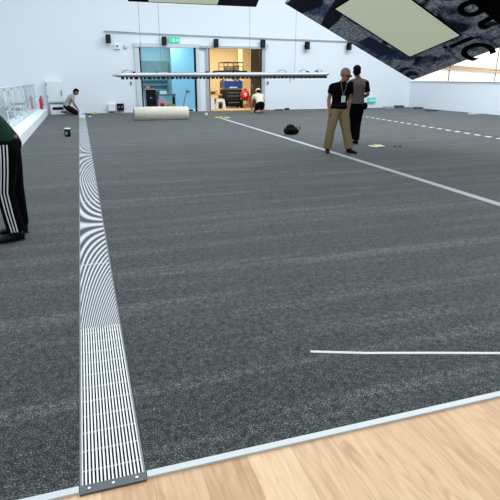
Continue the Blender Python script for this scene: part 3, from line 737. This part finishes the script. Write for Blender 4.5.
scrap(14.9, 23.0, .5, .24, .03, mat('grey_pad2', (120, 124, 126)), 'thin grey strip on the carpet before the pale grey pad', 'strip', 'offcut', -8)

# ------------------------------------------------------------------ people
def hand_prims(bm, wrist, d, palm_n, side_v, curl=.5, s=1.0):
    """palm, four unequal bent fingers and a thumb; d = pointing direction, palm_n = where the palm faces, side_v = thumb side"""
    d = Vector(d).normalized(); n = (Vector(palm_n) - d*Vector(palm_n).dot(d)).normalized(); t = d.cross(n)
    if t.dot(Vector(side_v)) < 0: t = -t
    W = Vector(wrist)
    loft(bm, [(W - d*.02, .026*s, .022*s), (W + d*.02*s, .034*s, .020*s), (W + d*.085*s, .040*s, .017*s)], 12, ref=t)
    for k, (off, ln) in enumerate(((.030, .070), (.010, .080), (-.010, .074), (-.029, .058))):
        p0 = W + d*.07*s + t*off*s; a = curl*.6
        p1 = p0 + (d*math.cos(a) + n*math.sin(a))*(.02+ln*.5)*s
        a2 = curl*1.6
        p2 = p1 + (d*math.cos(a2) + n*math.sin(a2))*ln*.55*s
        loft(bm, [(p0, .0095*s, .0095*s), (p1, .0088*s, .0088*s), (p2, .007*s, .007*s)], 8); ball(bm, p2, .007*s, sub=1)
    q0 = W + d*.02*s + t*.025*s; q1 = q0 + (t*.7 + d*.7 + n*.3).normalized()*.045*s; q2 = q1 + (t*.15 + d*.9 + n*.4).normalized()*.032*s
    loft(bm, [(q0, .013*s, .013*s), (q1, .0105*s, .0105*s), (q2, .008*s, .008*s)], 8); ball(bm, q2, .008*s, sub=1)

def person(label, loc, rz, J, shirt, pants, shoe, hair, skin=M_skin, sleeve=.55, sleeve_m=None, shorts=False, barefoot=False, glasses=False, cap=None, hair_full=True, hscale=1.0):
    """J: pelvis, waist, chest, neck, head (centre), hyaw, hpitch, arms[(shoulder, elbow, wrist, handdir, palm)], legs[(hip, knee, ankle, toe_dir)]; local front is -Y"""
    root = thing('person', label, 'person', loc, rz)
    P = {k: Vector(v) for k, v in J.items() if k in ('pelvis', 'waist', 'chest', 'neck', 'head')}
    HM = Matrix.Translation(P['head']) @ Matrix.Rotation(R(J.get('hyaw', 0)), 4, 'Z') @ Matrix.Rotation(R(J.get('hpitch', 0)), 4, 'X') @ Matrix.Scale(J.get('hs', 1.06), 4)
    def hp_(x, y, z): return HM @ Vector((x, y, z))
    Rm = HM.to_3x3().to_4x4()  # carries the head's turn and size
    # ---- body: one continuous surface
    bm = BM()
    ball(bm, hp_(0, .012, .03), (.077, .095, .088), Rm, 3)
    ball(bm, hp_(0, -.018, -.035), (.060, .068, .075), Rm, 3)
    ball(bm, hp_(0, -.050, -.085), (.030, .028, .024), Rm, 2)          # chin
    loft(bm, [(hp_(0, -.085, .012), .008, .010), (hp_(0, -.108, -.022), .015, .016), (hp_(0, -.09, -.034), .014, .008)], 8)   # nose
    for s in (-1, 1):
        ball(bm, hp_(.078*s, .012, -.012), (.012, .020, .032), Rm, 2)
        ball(bm, hp_(.030*s, -.072, .018), (.022, .014, .010), Rm, 1)  # brow
    loft(bm, [(P['neck'] + (P['chest']-P['neck'])*.25, .075, .065), (P['neck'], .056, .058), (hp_(0, .025, -.06), .054, .056)], 14)
    loft(bm, [(P['pelvis'], .150, .100), (P['waist'], .125, .090), (P['waist'].lerp(P['chest'], .5), .145, .100), (P['chest'], .165, .108), (P['chest'].lerp(P['neck'], .6), .12, .08)], 18)
    ball(bm, P['pelvis'], (.155, .115, .10)); 
    for i, (sh, el, wr, hd, pn) in enumerate(J['arms']):
        sh, el, wr = Vector(sh), Vector(el), Vector(wr)
        loft(bm, [(P['chest'].lerp(P['neck'], .6), .045, .05), (sh+Vector((0, 0, -.012)), .050, .050)], 12); ball(bm, sh+Vector((0, 0, -.012)), .052)
        loft(bm, [(sh, .052, .052), (sh.lerp(el, .5), .047, .047), (el, .038, .038)], 12); ball(bm, el, .038)
        loft(bm, [(el, .038, .038), (el.lerp(wr, .35), .040, .040), (wr, .026, .024)], 12)
        hand_prims(bm, wr, hd, pn, (0, -1, .3) if abs(Vector(hd).z) > .5 else (0, 0, 1) if False else (-(1 if sh.x > 0 else -1), 0, .3), J.get('curl', .6))
    for hip, kn, an, td in J['legs']:
        hip, kn, an, td = Vector(hip), Vector(kn), Vector(an), Vector(td).normalized()
        loft(bm, [(hip, .088, .088), (hip.lerp(kn, .5), .074, .074), (kn, .055, .055)], 14); ball(bm, kn, .056)
        loft(bm, [(kn, .054, .054), (kn.lerp(an, .3), .056, .056), (an, .036, .036)], 12)
        upv = Vector((0, 0, -1 if td.y > .5 else 1))
        h0 = an - td*.045 - upv*.03
        loft(bm, [(h0, .030, .032), (an+td*.03-upv*.03, .038, .036), (an+td*.11-upv*.045, .044, .022), (an+td*.165-upv*.05, .036, .016)], 12)
        for k in range(5):
            sx = td.cross(upv).normalized(); c0 = an+td*(.165)-upv*.052+sx*(.030-.015*k); loft(bm, [(c0, .009, .009), (c0+td*(.035-.003*k), .007, .007)], 8)
    body = fuse('body', bm, skin, root, .0085, 4)
    # ---- face details
    for s in (-1, 1):
        bm = BM(); ball(bm, hp_(.029*s, -.080, .004), (.012, .006, .006), Rm, 2); obj('eye', bm, M_eye, root, True)
    bm = BM(); loft(bm, [(hp_(-.024, -.084, -.058), .003, .003), (hp_(0, -.090, -.056), .008, .006), (hp_(.024, -.084, -.058), .003, .003)], 8, ref=(0, 0, 1)); obj('mouth', bm, M_lips, root, True)
    if glasses:
        bm = BM()
        for s in (-1, 1):
            ball(bm, hp_(.034*s, -.094, .006), (.029, .007, .019), Rm, 2); tube(bm, [hp_(.062*s, -.090, .012), hp_(.084*s, -.02, .010), hp_(.082*s, .02, .0)], .004, 6)
        tube(bm, [hp_(-.012, -.10, .012), hp_(.012, -.10, .012)], .004, 6)
        obj('sunglasses', bm, M_black, root, True)
    bm = BM()
    ball(bm, hp_(0, .026, .050), (.085, .092, .078), Rm, 3)
    if hair_full:
        ball(bm, hp_(0, .045, .0), (.082, .075, .085), Rm, 3); ball(bm, hp_(0, -.03, .095), (.055, .05, .028), Rm, 2)
    else:
        ball(bm, hp_(0, .045, .01), (.080, .070, .070), Rm, 3)
    fuse('hair', bm, hair, root, .009, 2)
    if cap:
        bm = BM(); ball(bm, hp_(0, .015, .065), (.098, .11, .075), Rm, 3); loft(bm, [(hp_(0, -.07, .06), .08, .012), (hp_(0, -.17, .045), .06, .008)], 14); fuse('cap', bm, cap, root, .009, 2)
    # ---- shirt
    bm = BM()
    lo = P['pelvis'].lerp(P['waist'], .15)
    loft(bm, [(lo - (P['waist']-P['pelvis']).normalized()*.03, .178, .128), (lo, .176, .126), (P['waist'], .160, .118), (P['waist'].lerp(P['chest'], .5), .172, .125), (P['chest'], .190, .130), (P['chest'].lerp(P['neck'], .45), .165, .108), (P['chest'].lerp(P['neck'], .75), .105, .085), (P['chest'].lerp(P['neck'], .95), .070, .068)], 20)
    slv = []
    for sh, el, wr, hd, pn in J['arms']:
        sh, el = Vector(sh), Vector(el); e2 = sh.lerp(el, sleeve)
        loft(bm, [(P['chest'].lerp(P['neck'], .62), .055, .075), (sh+Vector((0, 0, -.012)), .066, .066)], 12, ref=(0, 1, 0)); ball(bm, sh+Vector((0, 0, -.012)), .067)
        tgt = bm
        if sleeve_m: tgt = BM(); slv.append(tgt); ball(tgt, sh.lerp(el, .12), .069)
        loft(tgt, [(sh, .072, .072), (sh.lerp(e2, .6), .070, .070), (e2, .068, .068)], 14)
        if sleeve > .9:
            e3 = Vector(el).lerp(Vector(wr), .92); ball(tgt, el, .056); loft(tgt, [(el, .056, .056), (e3, .042, .042)], 12)
    fuse('shirt', bm, shirt, root, .011, 4)
    for b2 in slv: fuse('sleeve', b2, sleeve_m, root, .011, 3)
    # collar
    bm = BM(); c0 = P['chest'].lerp(P['neck'], .80); c1 = P['chest'].lerp(P['neck'], 1.0)
    rr = loft(bm, [(c0, .086, .080), (c1, .066, .064)], 20, cap=False); obj('collar', bm, shirt, root, True)
    # ---- trousers
    bm = BM(); ax = (P['waist']-P['pelvis']).normalized()
    loft(bm, [(P['pelvis']-ax*.06, .165, .118), (P['pelvis'], .172, .125), (P['pelvis']+ax*.09, .160, .118)], 20); ball(bm, P['pelvis']-ax*.02, (.165, .125, .11))
    for hip, kn, an, td in J['legs']:
        hip, kn, an = Vector(hip), Vector(kn), Vector(an)
        k2 = kn if not shorts else hip.lerp(kn, 1.0)
        bg_ = J.get('baggy', 1); loft(bm, [(hip, .105, .108), (hip.lerp(kn, .5), .096*bg_, .098*bg_), (k2, .080*bg_, .082*bg_)], 16); ball(bm, k2, .080*bg_); ball(bm, hip, .105)
        if not shorts:
            cuff = kn.lerp(an, .97)
            loft(bm, [(kn, .080*bg_, .082*bg_), (kn.lerp(an, .5), .080*bg_, .082*bg_), (cuff, .076*bg_, .082*bg_)], 16)
    tr = fuse('shorts' if shorts else 'trousers', bm, pants, root, .011, 4)
    # ---- shoes
    if not barefoot:
        for hip, kn, an, td in J['legs']:
            an, td = Vector(an), Vector(td).normalized(); upv = Vector((0, 0, -1 if td.y > .5 else 1))
            bm = BM(); sx = td.cross(upv).normalized()
            loft(bm, [(an-td*.065-upv*.035, .036, .040), (an-td*.02-upv*.028, .042, .050), (an+td*.06-upv*.038, .048, .040), (an+td*.14-upv*.050, .050, .028), (an+td*.195-upv*.056, .036, .020)], 16, ref=sx)
            loft(bm, [(an-upv*.03, .046, .052), (an+upv*.02, .044, .05)], 14)
            s_ = fuse('shoe', bm, shoe, root, .009, 3)
            bm = BM(); loft(bm, [(an-td*.07-upv*.072, .034, .006), (an-td*.0-upv*.072, .042, .006), (an+td*.12-upv*.072, .050, .006), (an+td*.20-upv*.072, .034, .006)], 14, ref=sx); obj('sole', bm, M_darkm, s_)
    return root

# standing man in black polo (faces camera, striding)
M_polo = mat('black_polo', (7, 7, 9), spec=.05, rough=.95, var=.15, scale=14, bump=.3)
M_khaki = mat('khaki_cloth', (126, 112, 84), spec=.1, rough=.95, var=.14, scale=12, bump=.4)
JA = dict(baggy=1.14, hs=1.12, pelvis=(-.03, 0, .90), waist=(-.025, .0, 1.03), chest=(-.01, -.01, 1.27), neck=(.015, -.03, 1.43), head=(.055, -.080, 1.548), hyaw=25, hpitch=12,
    arms=[((-.19, 0, 1.345), (-.245, .03, 1.08), (-.245, -.04, .85), (.05, -.15, -1), (1, .2, 0)), ((.180, 0, 1.335), (.205, .05, 1.08), (.175, .0, .86), (-.05, -.15, -1), (-1, .2, 0))],
    legs=[((-.115, 0, .86), (-.19, -.03, .47), (-.225, .02, .085), (-.25, -1, 0)), ((.065, 0, .86), (.13, -.06, .47), (.215, -.10, .085), (.55, -1, 0))])
pa = person('older man in black polo and khaki trousers standing on the pale tape', (5.07, 9.62, .002), R(-10), JA, M_polo, M_khaki, M_black, M_hairg, glasses=True, hair_full=False)
bm = BM(); tube(bm, [(-.05, -.10, 1.42), (-.035, -.150, 1.30), (.0, -.155, 1.16)], .005, 6); tube(bm, [(.07, -.11, 1.42), (.04, -.155, 1.30), (.0, -.155, 1.16)], .005, 6); obj('lanyard', bm, mat('lanyard_grey', (120, 120, 120)), pa)
bm = BM(); box(bm, -.04, .045, -.166, -.158, 1.03, 1.16, .003); obj('badge_card', bm, mat('badge', (200, 204, 204)), pa)
bm = BM(); loft(bm, [((-.03, 0, .955), .170, .126), ((-.03, 0, .985), .168, .124)], 24); obj('belt', bm, M_black, pa, True)

# man with his back turned, grey brown shirt
M_taupe = mat('taupe_shirt', (92, 83, 86), rough=.9, var=.12, scale=10, bump=.35)
M_blackcl = mat('black_cloth', (7, 7, 10), spec=.05, rough=.95, var=.2, scale=12, bump=.3)
JB = dict(hs=1.12, pelvis=(0, 0, .92), waist=(.0, .0, 1.06), chest=(-.01, -.02, 1.31), neck=(.0, -.04, 1.48), head=(.04, -.06, 1.605), hyaw=-15, hpitch=8,
    arms=[((-.195, -.02, 1.38), (-.235, .06, 1.11), (-.14, -.16, 1.02), (.5, -1, 0), (0, 0, -1)), ((.19, -.02, 1.38), (.225, .05, 1.11), (.12, -.18, 1.08), (-.4, -1, .2), (0, 0, -1))],
    legs=[((-.085, 0, .88), (-.06, -.03, .48), (.0, .08, .085), (.1, -1, 0)), ((.085, 0, .88), (.07, -.06, .48), (.08, -.08, .085), (-.1, -1, 0))])
pb = person('man in grey-brown shirt and black trousers seen from behind, beside the khaki trousers', (6.16, 10.86, .002), R(172), JB, M_taupe, M_blackcl, M_black, M_hairb, sleeve_m=M_blackcl, sleeve=.8); pb.scale = (.96, 1, 1.02)
bm = BM(); ball(bm, (-.19, .05, .86), (.06, .05, .08), sub=3); obj('waist_pouch', bm, M_blackcl, pb, True)

# man at the left edge, facing left
M_green = mat('dark_green_shirt', (18, 46, 36), spec=.1, rough=.9, var=.15, scale=8, bump=.4)
JL = dict(pelvis=(0, .0, .93), waist=(0, -.06, 1.04), chest=(0, -.22, 1.23), neck=(0, -.36, 1.36), head=(0, -.47, 1.46), hyaw=0, hpitch=20,
    arms=[((-.19, -.30, 1.29), (-.23, -.50, 1.10), (-.16, -.72, .98), (.2, -1, -.3), (0, 0, -1)), ((.19, -.30, 1.29), (.23, -.50, 1.10), (.16, -.72, .98), (-.2, -1, -.3), (0, 0, -1))],
    legs=[((-.10, .0, .89), (-.12, .0, .49), (-.16, -.01, .085), (0, -1, 0)), ((.10, .0, .89), (.10, -.06, .49), (.10, -.02, .085), (.35, -1, 0))])
pl = person('man in dark green shirt and black three-striped track pants at the left edge', (-.705, 5.20, .002), R(-90), JL, M_green, M_blackcl, M_black, M_hairb)
M_stripe = mat('white_stripe', (214, 214, 218), rough=.8)
for k in (-1, 0, 1):
    bm = BM(); o_ = k*.028
    loft(bm, [((.200, -.00+o_, .93), .006, .006), ((.212, -.01+o_, .80), .006, .006), ((.205, -.03+o_, .66), .006, .006), ((.190, -.06+o_, .49), .006, .006), ((.188, -.045+o_, .30), .006, .006), ((.184, -.022+o_*.9, .11), .006, .006)], 8)
    obj('trouser_stripe', bm, M_stripe, pl)
bm = BM(); loft(bm, [((.03, .085, .962), .07, .030), ((.03, .075, .992), .07, .030)], 24); obj('red_waistband', bm, mat('red_band', (150, 40, 40)), pl, True)

# kneeling worker at the left, profile facing right
M_greyt = mat('grey_olive_tee', (158, 158, 150), rough=.9, var=.1, scale=9, bump=.3)
M_darkshort = mat('dark_shorts', (16, 17, 18), spec=.1, rough=.9)
JK = dict(baggy=1.25, hs=1.12, pelvis=(0, .19, .36), waist=(0, .13, .49), chest=(0, -.02, .70), neck=(0, -.15, .83), head=(0, -.25, .93), hyaw=0, hpitch=35,
    arms=[((-.19, -.08, .75), (-.22, -.10, .47), (-.12, -.24, .22), (0.1, -.6, -1), (0, 0, -1)), ((.19, -.08, .75), (.22, -.10, .47), (.10, -.24, .22), (-.1, -.6, -1), (0, 0, -1))],
    legs=[((-.10, .18, .30), (-.14, -.16, .085), (-.10, .24, .07), (0, 1, -.05)), ((.10, .18, .30), (.14, -.16, .085), (.10, .24, .07), (0, 1, -.05))])
def kneel_fix(J): return J
pk = person('kneeling worker in pale grey shirt and dark shorts bent over by the white cabinet', (-.43, 23.35, .028), R(90), JK, M_greyt, M_darkshort, M_darkm, M_hairb, shorts=True); pk.scale = (1.14, 1.02, .98)

# kneeling worker at the warm doorway, seen from behind
M_creamt = mat('cream_shirt', (232, 224, 206), rough=.9, var=.05)
M_navy = mat('navy_shorts', (13, 16, 26), spec=.1, rough=.9)
JR = dict(pelvis=(0, .16, .42), waist=(0, .08, .52), chest=(0, -.08, .68), neck=(0, -.17, .78), head=(-.03, -.24, .86), hyaw=0, hpitch=35,
    arms=[((-.19, -.12, .72), (-.27, -.22, .45), (-.20, -.40, .20), (.1, -.5, -1), (0, 0, -1)), ((.19, -.12, .72), (.27, -.22, .45), (.20, -.40, .20), (-.1, -.5, -1), (0, 0, -1))],
    legs=[((-.09, .15, .36), (-.12, -.10, .085), (-.07, .30, .07), (0, 1, -.05)), ((.09, .15, .36), (.12, -.10, .085), (.07, .30, .07), (0, 1, -.05))])
pr_ = person('kneeling worker in cream shirt and navy shorts, back turned, at the warm doorway', (7.53, 21.95, .006), R(180), JR, M_creamt, M_navy, M_black, M_hairb, shorts=True, barefoot=True, cap=M_creamt, skin=mat('fair_skin', (214, 158, 138), rough=.6)); pr_.scale = (1.08, 1, 1.05)

# ------------------------------------------------------------------ camera
cam = bpy.data.cameras.new('camera'); co = bpy.data.objects.new('camera', cam); C.objects.link(co)
cam.sensor_width = 36; cam.lens = 36; cam.clip_end = 300; cam.clip_start = .05
pitch = math.atan(172/500); yaw = math.atan(171/math.hypot(500, 172))
co.location = (0, 0, 1.5); co.rotation_euler = (math.pi/2-pitch, 0, -yaw)
bpy.context.scene.camera = co

# ------------------------------------------------------------------ light
w = bpy.data.worlds.new('world'); bpy.context.scene.world = w; w.use_nodes = True
bg = w.node_tree.nodes['Background']; bg.inputs[0].default_value = (.86, .93, 1, 1); bg.inputs[1].default_value = 1.0
def area(name, loc, sx, sy, power, col=(1, 1, 1), rot=(0, 0, 0)):
    l = bpy.data.lights.new(name, 'AREA'); l.shape = 'RECTANGLE'; l.size = sx; l.size_y = sy; l.energy = power; l.color = col
    o = bpy.data.objects.new(name, l); C.objects.link(o); o.location = loc; o.rotation_euler = rot; return o
for x, y, e in ((1, 3, 560), (9, 3, 600), (1, 11, 600), (9, 11, 720), (1, 17, 500), (8, 17, 720), (14, 16, 1150)):
    area('ceiling_light', (x, y, 8.9), 5, 5, e, (.90, .96, 1))
area('far_light', (33, 28, 8.8), 14, 6, 2600, (1, .98, .95))
area('store_light', (4.0, 25.6, 3.3), 1.6, 1.2, 82, (.84, .96, 1))
area('workshop_light', (7.3, 26.0, 3.3), 2, 1.6, 190, (1, .88, .70))

sc = bpy.context.scene
sc.view_settings.view_transform = 'Standard'; sc.view_settings.look = 'None'
sc.view_settings.gamma = 1; sc.view_settings.exposure = -0.5; sc.view_settings.use_curve_mapping = False
